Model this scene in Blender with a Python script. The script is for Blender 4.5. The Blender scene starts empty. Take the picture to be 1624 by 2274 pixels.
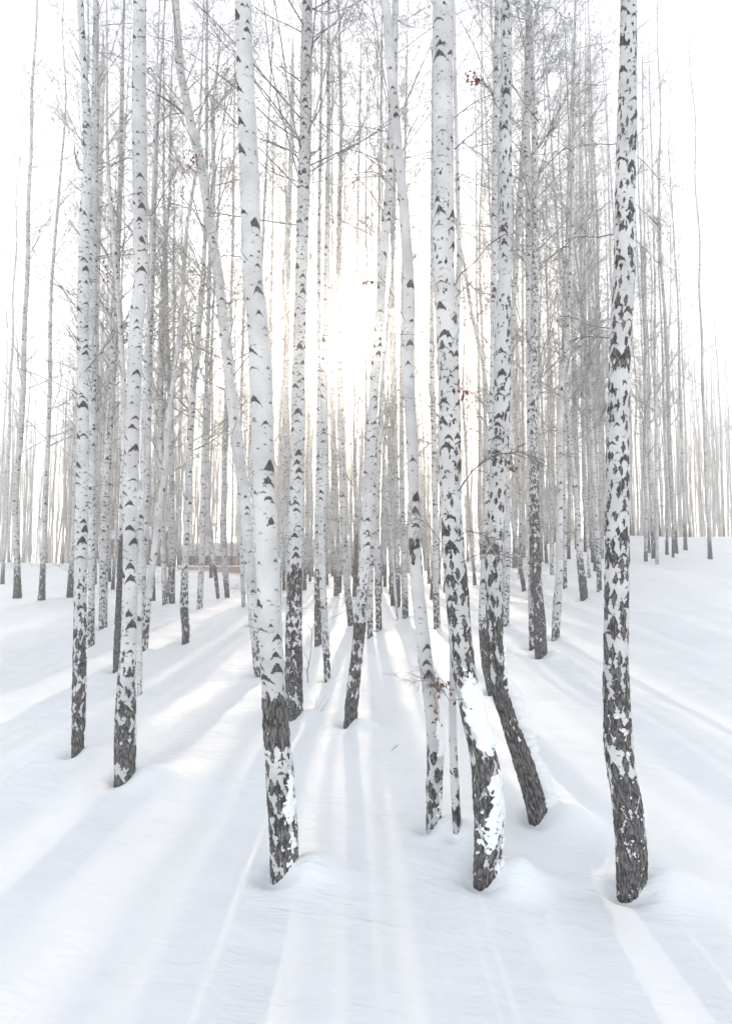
import bpy, math, random
import numpy as np
from mathutils import Vector

# ------------------------------------------------------------------ camera, world, sun, exposure
SC = bpy.context.scene
COL = SC.collection
CAM_Z = 1.92
PITCH = math.radians(4.1)
F = 1450.0                       # focal length in units of a 1624 px wide frame
cam_d = bpy.data.cameras.new("camera")
cam_d.sensor_fit = 'HORIZONTAL'; cam_d.sensor_width = 36.0; cam_d.lens = F / 1624.0 * 36.0
cam_d.clip_start = 0.05; cam_d.clip_end = 1500
cam = bpy.data.objects.new("camera", cam_d); COL.objects.link(cam)
cam.location = (0, 0, CAM_Z); cam.rotation_euler = (math.radians(90) + PITCH, 0, 0)
SC.camera = cam

SUN_EL = math.radians(18.8); SUN_AZ = math.radians(-0.4)
world = bpy.data.worlds.new("World"); SC.world = world; world.use_nodes = True
wn = world.node_tree; wn.nodes.clear()
wo = wn.nodes.new("ShaderNodeOutputWorld"); wb = wn.nodes.new("ShaderNodeBackground"); ws = wn.nodes.new("ShaderNodeTexSky")
ws.sky_type = 'NISHITA'; ws.sun_disc = False; ws.sun_elevation = SUN_EL; ws.sun_rotation = SUN_AZ
ws.altitude = 100; ws.air_density = 1.0; ws.dust_density = 0.3; ws.ozone_density = 0.8
wb.inputs['Strength'].default_value = 0.15
whs = wn.nodes.new('ShaderNodeHueSaturation'); whs.inputs['Saturation'].default_value = 0.23
wn.links.new(ws.outputs[0], whs.inputs['Color']); wn.links.new(whs.outputs[0], wb.inputs[0]); wn.links.new(wb.outputs[0], wo.inputs[0])

sun_d = bpy.data.lights.new("sun", 'SUN'); sun_d.energy = 2.4; sun_d.angle = math.radians(0.6); sun_d.color = (1.0, 0.85, 0.68)
sun = bpy.data.objects.new("sun", sun_d); COL.objects.link(sun)
sv = Vector((math.sin(SUN_AZ) * math.cos(SUN_EL), math.cos(SUN_AZ) * math.cos(SUN_EL), math.sin(SUN_EL)))
sun.rotation_euler = sv.to_track_quat('Z', 'Y').to_euler()

SC.view_settings.view_transform = 'Standard'; SC.view_settings.look = 'None'
SC.view_settings.exposure = 1.50; SC.view_settings.gamma = 1.0
SC.render.engine = 'CYCLES'
SC.cycles.use_denoising = True
SC.cycles.max_bounces = 8; SC.cycles.diffuse_bounces = 4; SC.cycles.volume_bounces = 1
SC.cycles.caustics_reflective = False; SC.cycles.caustics_refractive = False

# ------------------------------------------------------------------ small helpers
def ray(px, py):
    a = (px - 812.0) / F; b = (1136.5 - py) / F
    c, s = math.cos(PITCH), math.sin(PITCH)
    return np.array([a, c - b * s, s + b * c])
def at(px, py, D):
    d = ray(px, py); t = D / d[1]
    return np.array([d[0] * t, D, CAM_Z + d[2] * t])

def _h(ix, iy, iz, seed):
    n = (ix.astype(np.int64) * 374761393 + iy.astype(np.int64) * 668265263 + iz.astype(np.int64) * 2147483647 + seed * 1274126177) & 0xffffffff
    n = ((n ^ (n >> 13)) * 1274126177) & 0xffffffff
    n = (n ^ (n >> 16)) & 0xffffffff
    return n / 4294967295.0
def vn(x, y, z=0.0, seed=1):
    x, y, z = np.broadcast_arrays(np.asarray(x, float), np.asarray(y, float), np.asarray(z, float))
    fx, fy, fz = np.floor(x), np.floor(y), np.floor(z)
    tx, ty, tz = x - fx, y - fy, z - fz
    tx = tx * tx * (3 - 2 * tx); ty = ty * ty * (3 - 2 * ty); tz = tz * tz * (3 - 2 * tz)
    r = 0
    for i in (0, 1):
        for j in (0, 1):
            for k in (0, 1):
                r = r + _h(fx + i, fy + j, fz + k, seed) * (tx if i else 1 - tx) * (ty if j else 1 - ty) * (tz if k else 1 - tz)
    return r * 2 - 1                # -1..1
def sstep(a, b, x):
    t = np.clip((x - a) / (b - a), 0, 1); return t * t * (3 - 2 * t)

def mesh_np(name, V, Q, mat, parent=None, smooth=True, attrs=None, uv=None, T=None):
    """V (n,3), Q (m,4) quads, T (k,3) triangles"""
    me = bpy.data.meshes.new(name)
    V = np.asarray(V, np.float32)
    nq = 0 if Q is None else len(Q); nt = 0 if T is None else len(T)
    loops = np.concatenate([x for x in ((np.asarray(Q, np.int32).ravel() if nq else None), (np.asarray(T, np.int32).ravel() if nt else None)) if x is not None])
    me.vertices.add(len(V)); me.vertices.foreach_set("co", V.ravel())
    me.loops.add(len(loops)); me.loops.foreach_set("vertex_index", loops)
    st = np.concatenate([np.arange(nq) * 4, nq * 4 + np.arange(nt) * 3]).astype(np.int32)
    me.polygons.add(nq + nt); me.polygons.foreach_set("loop_start", st)
    me.update(calc_edges=True)
    if smooth: me.polygons.foreach_set("use_smooth", np.ones(nq + nt, bool))
    if attrs:
        for k, v in attrs.items():
            a = me.attributes.new(k, 'FLOAT', 'POINT'); a.data.foreach_set("value", np.asarray(v, np.float32).ravel())
    if uv is not None:
        u = me.uv_layers.new(name="bark"); u.data.foreach_set("uv", np.asarray(uv, np.float32).ravel())
    me.materials.append(mat)
    o = bpy.data.objects.new(name, me); COL.objects.link(o)
    if parent is not None:
        o.parent = parent
        o.matrix_parent_inverse.identity()
    return o

def thing(name, loc, label, cat, group=None):
    o = bpy.data.objects.new(name, None); COL.objects.link(o); o.location = tuple(float(c) for c in loc)
    o.empty_display_size = 0.2
    o['label'] = label; o['category'] = cat
    if group: o['group'] = group
    return o

# ------------------------------------------------------------------ materials
class NT:
    def __init__(self, name):
        self.m = bpy.data.materials.new(name); self.m.use_nodes = True
        self.t = self.m.node_tree; self.t.nodes.clear()
        self.out = self.t.nodes.new("ShaderNodeOutputMaterial")
        self.b = self.t.nodes.new("ShaderNodeBsdfPrincipled")
        self.t.links.new(self.b.outputs[0], self.out.inputs[0])
    def put(self, sock, v):
        if isinstance(v, bpy.types.NodeSocket): self.t.links.new(v, sock)
        else: sock.default_value = v
    def M(self, op, a, b=0.0, c=0.0, clamp=False):
        n = self.t.nodes.new("ShaderNodeMath"); n.operation = op; n.use_clamp = clamp
        for s, v in zip(n.inputs, (a, b, c)): self.put(s, v)
        return n.outputs[0]
    def comb(self, x, y, z=0.0):
        n = self.t.nodes.new("ShaderNodeCombineXYZ")
        for s, v in zip(n.inputs, (x, y, z)): self.put(s, v)
        return n.outputs[0]
    def sep(self, v):
        n = self.t.nodes.new("ShaderNodeSeparateXYZ"); self.put(n.inputs[0], v); return n.outputs
    def noise(self, v, scale, detail=2.0, rough=0.5):
        n = self.t.nodes.new("ShaderNodeTexNoise"); self.put(n.inputs['Vector'], v)
        n.inputs['Scale'].default_value = scale; n.inputs['Detail'].default_value = detail; n.inputs['Roughness'].default_value = rough
        return n.outputs[0]
    def vor(self, v, metric='EUCLIDEAN', feature='F1', rnd=1.0):
        n = self.t.nodes.new("ShaderNodeTexVoronoi"); n.voronoi_dimensions = '2D'; n.distance = metric; n.feature = feature
        self.put(n.inputs['Vector'], v); n.inputs['Scale'].default_value = 1.0; n.inputs['Randomness'].default_value = rnd
        return n.outputs
    def step(self, x, a, b):
        n = self.t.nodes.new("ShaderNodeMapRange"); n.interpolation_type = 'SMOOTHSTEP'
        self.put(n.inputs[0], x); n.inputs[1].default_value = a; n.inputs[2].default_value = b
        return n.outputs[0]
    def mix(self, f, a, b):
        n = self.t.nodes.new("ShaderNodeMix"); n.data_type = 'RGBA'
        self.put(n.inputs[0], f)
        for s, v in ((n.inputs[6], a), (n.inputs[7], b)):
            if isinstance(v, tuple): v = (*v, 1.0) if len(v) == 3 else v
            self.put(s, v)
        return n.outputs[2]
    def attr(self, name):
        n = self.t.nodes.new("ShaderNodeAttribute"); n.attribute_name = name; return n.outputs['Fac']
    def node(self, t): return self.t.nodes.new(t)
    def bump(self, h, strength, dist):
        n = self.node("ShaderNodeBump"); n.inputs['Strength'].default_value = strength; n.inputs['Distance'].default_value = dist
        self.put(n.inputs['Height'], h); self.t.links.new(n.outputs[0], self.b.inputs['Normal'])

def bark_material():
    g = NT("birch_bark")
    uv = g.node("ShaderNodeUVMap"); uv.uv_map = "bark"
    s = g.sep(uv.outputs[0]); u, v = s[0], s[1]
    oi = g.node("ShaderNodeObjectInfo"); off = g.M('MULTIPLY', oi.outputs['Random'], 61.0)
    P = g.comb(u, v, off)
    dark = g.attr("dark"); marks = g.attr("marks")
    # ragged distortion
    n1 = g.M('SUBTRACT', g.noise(P, 45.0, 3.0, 0.6), 0.5); n2 = g.M('SUBTRACT', g.noise(P, 170.0, 2.0, 0.6), 0.5)
    n3 = g.M('SUBTRACT', g.noise(g.comb(g.M('MULTIPLY', u, 160.0), g.M('MULTIPLY', v, 22.0), off), 1.0, 2.0), 0.5)
    ud = g.M('ADD', u, g.M('MULTIPLY', n1, 0.016))
    vd = g.M('ADD', v, g.M('ADD', g.M('MULTIPLY', n3, 0.030), g.M('MULTIPLY', n2, 0.008)))
    def chev(cx, cy, pres, wmin, wmax, slope, th, soff):
        a = g.M('ADD', g.M('DIVIDE', ud, cx), g.M('MULTIPLY', off, 1.37 + soff)); b = g.M('ADD', g.M('DIVIDE', vd, cy), g.M('MULTIPLY', off, 2.11 + soff))
        o = g.vor(g.comb(a, b), rnd=0.85)
        col = g.node("ShaderNodeSeparateColor"); g.t.links.new(o['Color'], col.inputs[0])
        r1, r2, r3 = col.outputs
        pos = g.sep(o['Position'])
        du = g.M('ABSOLUTE', g.M('MULTIPLY', g.M('SUBTRACT', a, pos[0]), cx))
        dv = g.M('MULTIPLY', g.M('SUBTRACT', b, pos[1]), cy)
        w = g.M('ADD', wmin, g.M('MULTIPLY', r2, wmax - wmin))
        an = g.M('DIVIDE', du, w)
        sl = g.M('MULTIPLY', g.M('ADD', 0.45, r3), slope)
        top = g.M('SUBTRACT', g.M('MULTIPLY', w, 0.4), g.M('MULTIPLY', g.M('MULTIPLY', g.M('POWER', an, 1.35), w), sl))
        e1 = g.M('SUBTRACT', top, dv)
        tk = g.M('MULTIPLY', g.M('MULTIPLY', g.M('SUBTRACT', 1.08, an), w), th)
        tk = g.M('MULTIPLY', tk, g.M('ADD', 0.18, g.M('MULTIPLY', r3, 1.1)))
        e2 = g.M('SUBTRACT', dv, g.M('SUBTRACT', top, tk))
        m = g.step(g.M('MINIMUM', e1, e2), -0.0015, 0.0025)
        m = g.M('MULTIPLY', m, g.M('LESS_THAN', an, 1.08))
        return g.M('MULTIPLY', m, g.M('LESS_THAN', r1, pres))
    A = chev(0.115, 0.100, g.M('MULTIPLY', marks, 0.95), 0.018, 0.082, 1.15, 0.80, 0.0)
    B = chev(0.060, 0.052, g.M('MULTIPLY', marks, 0.85), 0.009, 0.026, 0.85, 0.75, 0.7)
    C = chev(0.048, 0.034, g.M('MULTIPLY', marks, 0.48), 0.006, 0.020, 0.15, 0.45, 1.9)
    # fine lenticel lines
    ln = g.noise(g.comb(g.M('MULTIPLY', u, 26.0), g.M('MULTIPLY', v, 330.0), off), 1.0, 2.0, 0.6)
    patch = g.noise(P, 7.0, 2.0)
    lines = g.M('MULTIPLY', g.step(ln, 0.60, 0.70), g.step(patch, 0.42, 0.62))
    mk = g.M('MAXIMUM', g.M('MAXIMUM', A, B), C)
    # dark diamond cracks growing with the dark attribute
    dz = g.vor(g.comb(g.M('ADD', g.M('DIVIDE', ud, 0.042), off), g.M('ADD', g.M('DIVIDE', vd, 0.105), g.M('MULTIPLY', off, 1.7))), 'MANHATTAN', rnd=0.95)['Distance']
    big = g.noise(g.comb(g.M('MULTIPLY', u, 9.0), g.M('MULTIPLY', v, 5.0), off), 1.0, 2.0, 0.5)
    lvl = g.M('ADD', g.M('MULTIPLY', dark, 1.15), g.M('MULTIPLY', g.M('SUBTRACT', big, 0.5), 1.0))
    lvl = g.M('ADD', lvl, g.M('MULTIPLY', n1, 0.9))
    lvl = g.M('MULTIPLY', lvl, g.step(dark, 0.0, 0.12))
    dd = g.M('SUBTRACT', lvl, dz); dk = g.step(dd, -0.03, 0.05)
    # fissured rough bark colour
    fis = g.noise(g.comb(g.M('MULTIPLY', u, 95.0), g.M('MULTIPLY', v, 20.0), off), 1.0, 4.0, 0.65)
    inner = g.mix(g.step(fis, 0.38, 0.66), (0.035, 0.034, 0.036), (0.215, 0.20, 0.195))
    dcol = g.mix(g.step(dd, 0.02, 0.22), (0.028, 0.028, 0.030), inner)
    fleck = g.noise(g.comb(g.M('MULTIPLY', u, 62.0), g.M('MULTIPLY', v, 17.0), g.M('ADD', off, 9.0)), 1.0, 3.0, 0.6)
    dcol = g.mix(g.M('MULTIPLY', g.step(fleck, 0.65, 0.72), 0.6), dcol, (0.66, 0.66, 0.67))
    tint = g.noise(P, 3.0, 3.0)
    white = g.mix(g.step(tint, 0.3, 0.7), (0.475, 0.47, 0.47), (0.62, 0.615, 0.61))
    white = g.mix(g.M('MULTIPLY', lines, 0.75), white, (0.30, 0.29, 0.30))
    sm = g.step(g.noise(P, 60.0, 4.0, 0.7), 0.52, 0.75)
    white = g.mix(g.M('MULTIPLY', sm, 0.35), white, (0.45, 0.44, 0.45))
    mcol = g.mix(g.step(fis, 0.3, 0.8), (0.035, 0.035, 0.038), (0.16, 0.15, 0.145))
    c = g.mix(mk, white, mcol)
    c = g.mix(dk, c, dcol)
    g.t.links.new(c, g.b.inputs['Base Color'])
    g.b.inputs['Roughness'].default_value = 0.75
    g.b.inputs['Specular IOR Level'].default_value = 0.25
    hgt = g.M('ADD', g.M('MULTIPLY', dk, g.M('ADD', g.M('MULTIPLY', fis, 1.6), -1.0)), g.M('MULTIPLY', mk, g.M('SUBTRACT', fis, 0.2)))
    hgt = g.M('SUBTRACT', hgt, g.M('MULTIPLY', lines, 0.15))
    g.bump(hgt, 0.7, 0.010)
    return g.m

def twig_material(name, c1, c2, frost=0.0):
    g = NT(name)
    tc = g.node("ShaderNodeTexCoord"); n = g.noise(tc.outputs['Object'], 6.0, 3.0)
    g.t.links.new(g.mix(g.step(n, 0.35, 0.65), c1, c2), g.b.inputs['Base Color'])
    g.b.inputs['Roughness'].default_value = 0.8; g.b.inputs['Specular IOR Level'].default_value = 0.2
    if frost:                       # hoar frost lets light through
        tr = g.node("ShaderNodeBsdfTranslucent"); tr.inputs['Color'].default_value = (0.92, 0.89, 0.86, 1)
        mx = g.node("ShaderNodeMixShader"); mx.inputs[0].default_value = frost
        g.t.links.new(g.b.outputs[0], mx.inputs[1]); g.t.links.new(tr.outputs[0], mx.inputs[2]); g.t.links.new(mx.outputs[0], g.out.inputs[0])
    return g.m

def snow_material():
    g = NT("snow")
    tc = g.node("ShaderNodeTexCoord"); P = tc.outputs['Object']
    s = g.sep(P)
    Q = g.comb(g.M('MULTIPLY', s[0], 0.55), g.M('ADD', s[1], g.M('MULTIPLY', s[0], 0.22)), s[2])
    big = g.noise(Q, 0.55, 3.0)
    g.t.links.new(g.mix(big, (0.84, 0.865, 0.885), (0.90, 0.905, 0.91)), g.b.inputs['Base Color'])
    g.b.inputs['Roughness'].default_value = 0.55; g.b.inputs['Specular IOR Level'].default_value = 0.25
    wind = g.noise(g.comb(g.M('MULTIPLY', s[0], 2.2), g.M('MULTIPLY', g.M('ADD', s[1], g.M('MULTIPLY', s[0], 0.2)), 14.0), s[2]), 1.0, 4.0, 0.55)
    crust = g.M('MULTIPLY', g.step(wind, 0.50, 0.60), g.step(g.noise(Q, 1.3, 2.0), 0.50, 0.66))
    grain = g.noise(P, 190.0, 3.0, 0.7)
    lump = g.noise(Q, 4.0, 4.0, 0.55)
    h = g.M('ADD', g.M('ADD', g.M('MULTIPLY', crust, 0.007), g.M('MULTIPLY', grain, 0.0025)), g.M('MULTIPLY', lump, 0.045))
    g.bump(h, 0.8, 1.0)
    return g.m

BARK = bark_material()
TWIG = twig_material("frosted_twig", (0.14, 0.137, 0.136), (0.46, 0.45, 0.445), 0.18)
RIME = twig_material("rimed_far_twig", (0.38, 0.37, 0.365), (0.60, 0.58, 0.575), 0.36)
LIMB = twig_material("dark_limb", (0.10, 0.095, 0.095), (0.34, 0.32, 0.31))
SNOW = snow_material()

def snow_clump_material():
    g = NT("clinging_snow")
    tc = g.node("ShaderNodeTexCoord"); n = g.noise(tc.outputs['Object'], 45.0, 4.0, 0.6)
    g.b.inputs['Base Color'].default_value = (0.88, 0.89, 0.90, 1); g.b.inputs['Roughness'].default_value = 0.6
    g.b.inputs['Specular IOR Level'].default_value = 0.2
    g.bump(n, 0.8, 0.015)
    return g.m
CLUMP = snow_clump_material()

# ------------------------------------------------------------------ terrain
def ground_h(x, y):
    x = np.asarray(x, float); y = np.asarray(y, float)
    uu = x / (np.maximum(y, 0) + 6.0)
    sl = 0.022 + 0.066 * sstep(0.02, 0.34, uu) + 0.014 * sstep(0.05, 0.4, -uu)
    yy = np.clip(y, -8, 46.0)
    base = sl * (np.log1p(np.exp((yy - 8.0) / 1.5)) * 1.5)
    base = base - 0.035 * np.maximum(y - 46, 0)
    und = 0.10 * vn(x * 0.28 + 3, y * 0.34 + 0.1 * x, 0, 11) + 0.045 * vn(x * 0.7, y * 0.9 + 0.25 * x, 0, 12) + 0.016 * vn(x * 1.6, y * 2.6 + 0.6 * x, 0, 13)
    far = 0.5 * vn(x * 0.05, y * 0.06, 0, 14) * sstep(18, 60, np.hypot(x, y))
    rim = 0.5 + 0.5 * sstep(1.0, 7.0, y)
    return base + und * rim + far
def base_at(px, py, dmax=75.0):
    d = ray(px, py)
    ts = np.linspace(1.5, dmax, 4000) / d[1]
    X = d[0] * ts; Y = d[1] * ts; Z = CAM_Z + d[2] * ts
    below = np.nonzero(Z < ground_h(X, Y))[0]
    return (Y[below[0]] if len(below) else dmax)

# ------------------------------------------------------------------ tubes
def frames(Pn):
    t = np.gradient(Pn, axis=1); t /= np.linalg.norm(t, axis=2, keepdims=True) + 1e-9
    ref = np.where(np.abs(t[..., 2:3]) > 0.9, np.array([1.0, 0, 0]), np.array([0, 0, 1.0]))
    a = np.cross(t, ref); a /= np.linalg.norm(a, axis=2, keepdims=True) + 1e-9
    return a, np.cross(t, a)
def tubes(Pn, Rn, sides=3):
    """Pn (n,k,3) polylines, Rn (n,k) radii -> V, Q"""
    n, k, _ = Pn.shape
    a, b = frames(Pn)
    ang = np.arange(sides) * 2 * math.pi / sides
    V = Pn[:, :, None, :] + Rn[:, :, None, None] * (np.cos(ang)[None, None, :, None] * a[:, :, None, :] + np.sin(ang)[None, None, :, None] * b[:, :, None, :])
    idx = np.arange(n * k * sides).reshape(n, k, sides)
    i0 = idx[:, :-1, :]; i1 = idx[:, 1:, :]
    Q = np.stack([i0, np.roll(i0, -1, 2), np.roll(i1, -1, 2), i1], -1).reshape(-1, 4)
    return V.reshape(-1, 3), Q
class Acc:
    def __init__(s): s.V = []; s.Q = []; s.n = 0
    def add(s, VQ):
        V, Q = VQ; s.V.append(V); s.Q.append(Q + s.n); s.n += len(V)
    def build(s, name, mat, parent=None, **k):
        return mesh_np(name, np.concatenate(s.V), np.concatenate(s.Q), mat, parent, **k)

def grow(rng, P0, D0, L, k, droop, jit):
    """n polylines of k points from P0 (n,3) with direction D0 (n,3), length L (n,)"""
    n = len(P0); P = np.zeros((n, k, 3)); P[:, 0] = P0; d = D0.copy()
    for i in range(1, k):
        d = d + rng.normal(0, jit, (n, 3)); d[:, 2] += droop
        d /= np.linalg.norm(d, axis=1, keepdims=True)
        P[:, i] = P[:, i - 1] + d * (L / (k - 1))[:, None]
    return P
def sidedir(rng, t, spread):
    r = rng.normal(0, 1, t.shape); r -= (r * t).sum(1, keepdims=True) * t; r /= np.linalg.norm(r, axis=1, keepdims=True) + 1e-9
    d = t * math.cos(spread) + r * math.sin(spread); return d / np.linalg.norm(d, axis=1, keepdims=True)
def twiglets(acc, rng, P, R, per, Lf, k, droop, spread=0.75, rscale=0.45, rmin=0.0012, jit=0.16):
    """side twigs along polylines"""
    n, kk, _ = P.shape
    if per <= 0: return None
    m = n * per
    src = np.repeat(np.arange(n), per); s = rng.uniform(0.22, 0.97, m) * (kk - 1)
    i = np.minimum(s.astype(int), kk - 2); f = (s - i)[:, None]
    p0 = P[src, i] * (1 - f) + P[src, i + 1] * f
    t = P[src, i + 1] - P[src, i]; ln = np.linalg.norm(t, axis=1, keepdims=True) + 1e-9; t = t / ln
    L = np.repeat(Lf, per) * rng.uniform(0.4, 1.0, m)
    r0 = np.maximum((R[src, i] * (1 - f[:, 0]) + R[src, i + 1] * f[:, 0]) * rscale, rmin)
    Q = grow(rng, p0, sidedir(rng, t, spread), L, k, droop, jit)
    RR = r0[:, None] * np.linspace(1, 0.45, k)[None]
    acc.add(tubes(Q, RR)); return Q, RR, L

def crown(rng, centre, rad, z0, z1, n, Lmax, dens=(7, 5), name="crown", parent=None, up=0.55, mat=None, thick=1.0, low=None):
    """upswept birch branches with fine twigs along the trunk between heights z0 and z1"""
    acc = Acc()
    z = z0 + (z1 - z0) * rng.uniform(0, 1, n) ** 0.9
    P0 = centre(z); az = rng.uniform(0, 2 * math.pi, n)
    el = rng.uniform(0.30, 1.10, n) + (up - 0.55)
    D = np.stack([np.cos(az) * np.cos(el), np.sin(az) * np.cos(el), np.sin(el)], 1)
    fr = np.clip((z1 - z) / max(z1 - z0, 1e-3), 0, 1)
    L = Lmax * (0.30 + 0.7 * fr ** 0.6) * rng.uniform(0.45, 1.0, n)
    k = 7
    P = grow(rng, P0, D, L, k, 0.03, 0.10)
    r0 = np.clip(rad(z) * 0.28, 0.004, 0.02) * thick * (0.5 + 0.5 * L / Lmax)
    R = r0[:, None] * np.linspace(1, 0.22, k)[None]
    acc.add(tubes(P, R))
    q = twiglets(acc, rng, P, R, dens[0], L * 0.45, 5, -0.01, rmin=0.0036 * thick)
    if q and dens[1]: twiglets(acc, rng, q[0], q[1], dens[1], q[2] * 0.55, 5, -0.10, rmin=0.0027 * thick, rscale=0.7, jit=0.2)
    if low:
        zl, zh, n, Lr, sc = low
        z = rng.uniform(zl, zh, n); az = rng.uniform(0, 2 * math.pi, n)
        D = np.stack([np.cos(az), np.sin(az), rng.uniform(-.15, .6, n)], 1); D /= np.linalg.norm(D, axis=1, keepdims=True)
        L = rng.uniform(0.2, 1.0, n) * Lr; P = grow(rng, centre(z), D, L, 6, -0.02, 0.17); R = np.full((n, 1), 0.0042 * sc) * np.linspace(1, .4, 6)[None]
        acc.add(tubes(P, R)); q = twiglets(acc, rng, P, R, 6, L * 0.5, 4, -0.05, rmin=0.0016 * sc)
        twiglets(acc, rng, q[0], q[1], 2, q[2] * 0.5, 4, -0.05, rmin=0.0014 * sc)
    return acc.build(name, mat or TWIG, parent)

# ------------------------------------------------------------------ trunks
class Trunk:
    """a trunk from picture measurements: list of (py, px, width px), top to bottom"""
    def __init__(s, pts, D=None, H=16.0):
        pts = sorted(pts); s.pts = pts
        yb, xb, wb = pts[-1]
        s.D = D or base_at(xb, yb)
        s.base = at(xb, yb, s.D); s.base[2] = float(ground_h(s.base[0], s.base[1]))
        Z = []; X = []; R = []
        for (y, x, w) in reversed(pts):
            p = at(x, y, s.D); Z.append(p[2]); X.append(p[0])
            d = ray(x, y); R.append(0.5 * w / F * s.D / d[1])
        Z[0] = min(Z[0], s.base[2] + 0.02)
        # go on below the snow and above the picture
        k = 1 if len(Z) > 1 else 0
        sl = (X[0] - X[k]) / (Z[0] - Z[k] - 1e-6) if k else 0
        zb = Z[0] - 0.35; Xb = X[0] + sl * -0.35 * 0.7
        Z.insert(0, zb); X.insert(0, Xb); R.insert(0, R[0] * 1.03)
        s.Hz = max(H + s.base[2], Z[-1] + 2.0)
        slt = (X[-1] - X[-2]) / (Z[-1] - Z[-2] + 1e-6); slt = float(np.clip(slt, -0.08, 0.08))
        zt, xt, rt = Z[-1], X[-1], R[-1]
        for f in (0.33, 0.66, 1.0):
            Z.append(zt + (s.Hz - zt) * f); X.append(xt + slt * (s.Hz - zt) * f * (1 - 0.35 * f)); R.append(max(rt * (1 - 0.93 * f), 0.006))
        zz = np.arange(Z[0], Z[-1] + 0.05, 0.05)
        sg = max(2, int(0.14 / 0.05)); kern = np.exp(-0.5 * (np.arange(-3 * sg, 3 * sg + 1) / sg) ** 2); kern /= kern.sum()
        def smooth(a, dz=True):
            pad = 3 * sg
            e0 = a[0] - (a[1] - a[0]) * np.arange(pad, 0, -1); e1 = a[-1] + (a[-1] - a[-2]) * np.arange(1, pad + 1)
            return np.convolve(np.concatenate([e0, a, e1]), kern, 'valid')
        s.zz = zz; s.seed = int(abs(xb * 7 + yb * 13)) % 9973
        s.xx = smooth(np.interp(zz, Z, X)); s.rr = np.maximum(smooth(np.interp(zz, Z, R)), 0.004)
        s.yy = s.D + 0.05 * vn(zz * 0.35, s.seed, 0, 5) + 0.012 * (zz - s.base[2]) * vn(s.seed, 2.0, 0, 3)
        s.zg = s.base[2]
    def centre(s, z):
        return np.stack([np.interp(z, s.zz, s.xx), np.interp(z, s.zz, s.yy), z], -1)
    def rad(s, z): return np.interp(z, s.zz, s.rr)
    def z_of(s, py): return at(812, py, s.D)[2]

def trunk_mesh(name, tr, parent, origin, dark, marks, sides, dz_fn, zmax, rough=1.0, knots=True):
    z0, z1 = tr.zz[0], tr.zz[-1]
    zs = [z0]
    while zs[-1] < z1: zs.append(zs[-1] + dz_fn(zs[-1]))
    zs = np.array(zs); zs[-1] = z1
    C = tr.centre(zs) - origin; r = tr.rad(zs)
    ang = math.pi / 2 + np.arange(sides + 1) * 2 * math.pi / sides        # last column repeats the seam
    dk = dark(zs)
    ca, sa = np.cos(ang), np.sin(ang)
    X = ca[None] * r[:, None]; Y = sa[None] * r[:, None]; Z = np.repeat(zs[:, None], sides + 1, 1)
    sd = tr.seed
    n = 0.045 * vn(X * 9, Y * 9, Z * 1.6, sd) + 0.02 * vn(X * 30, Y * 30, Z * 7, sd + 1)
    rg = (0.0055 * vn(X * 70, Y * 70, Z * 14, sd + 2) + 0.0035 * vn(X * 170, Y * 170, Z * 60, sd + 3)) * rough
    ring = 0.012 * vn(0 * X, sd, Z * 5.0, sd + 4)
    rf = r[:, None] * (1 + n + ring) + rg * (0.22 + dk[:, None] * 1.0) * np.minimum(r[:, None] / 0.06, 1)
    V = np.stack([C[:, None, 0] + ca[None] * rf, C[:, None, 1] + sa[None] * rf, C[:, None, 2] + 0 * rf], -1)
    # close the seam: last column equals first
    V[:, -1] = V[:, 0]
    m, s1 = len(zs), sides + 1
    idx = np.arange(m * s1).reshape(m, s1)
    Q = np.stack([idx[:-1, :-1], idx[:-1, 1:], idx[1:, 1:], idx[1:, :-1]], -1).reshape(-1, 4)
    rm = float(np.median(r[: max(3, m // 2)]))
    U = np.repeat((np.arange(s1) * 2 * math.pi / sides * rm)[None], m, 0); W = Z - z0
    uvv = np.stack([U, W], -1).reshape(-1, 2)[Q.ravel()]
    Vf = V.reshape(-1, 3)
    return mesh_np(name, Vf, Q, BARK, parent, attrs={"dark": np.repeat(dk, s1), "marks": np.repeat(marks(zs), s1)}, uv=uvv)

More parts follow.
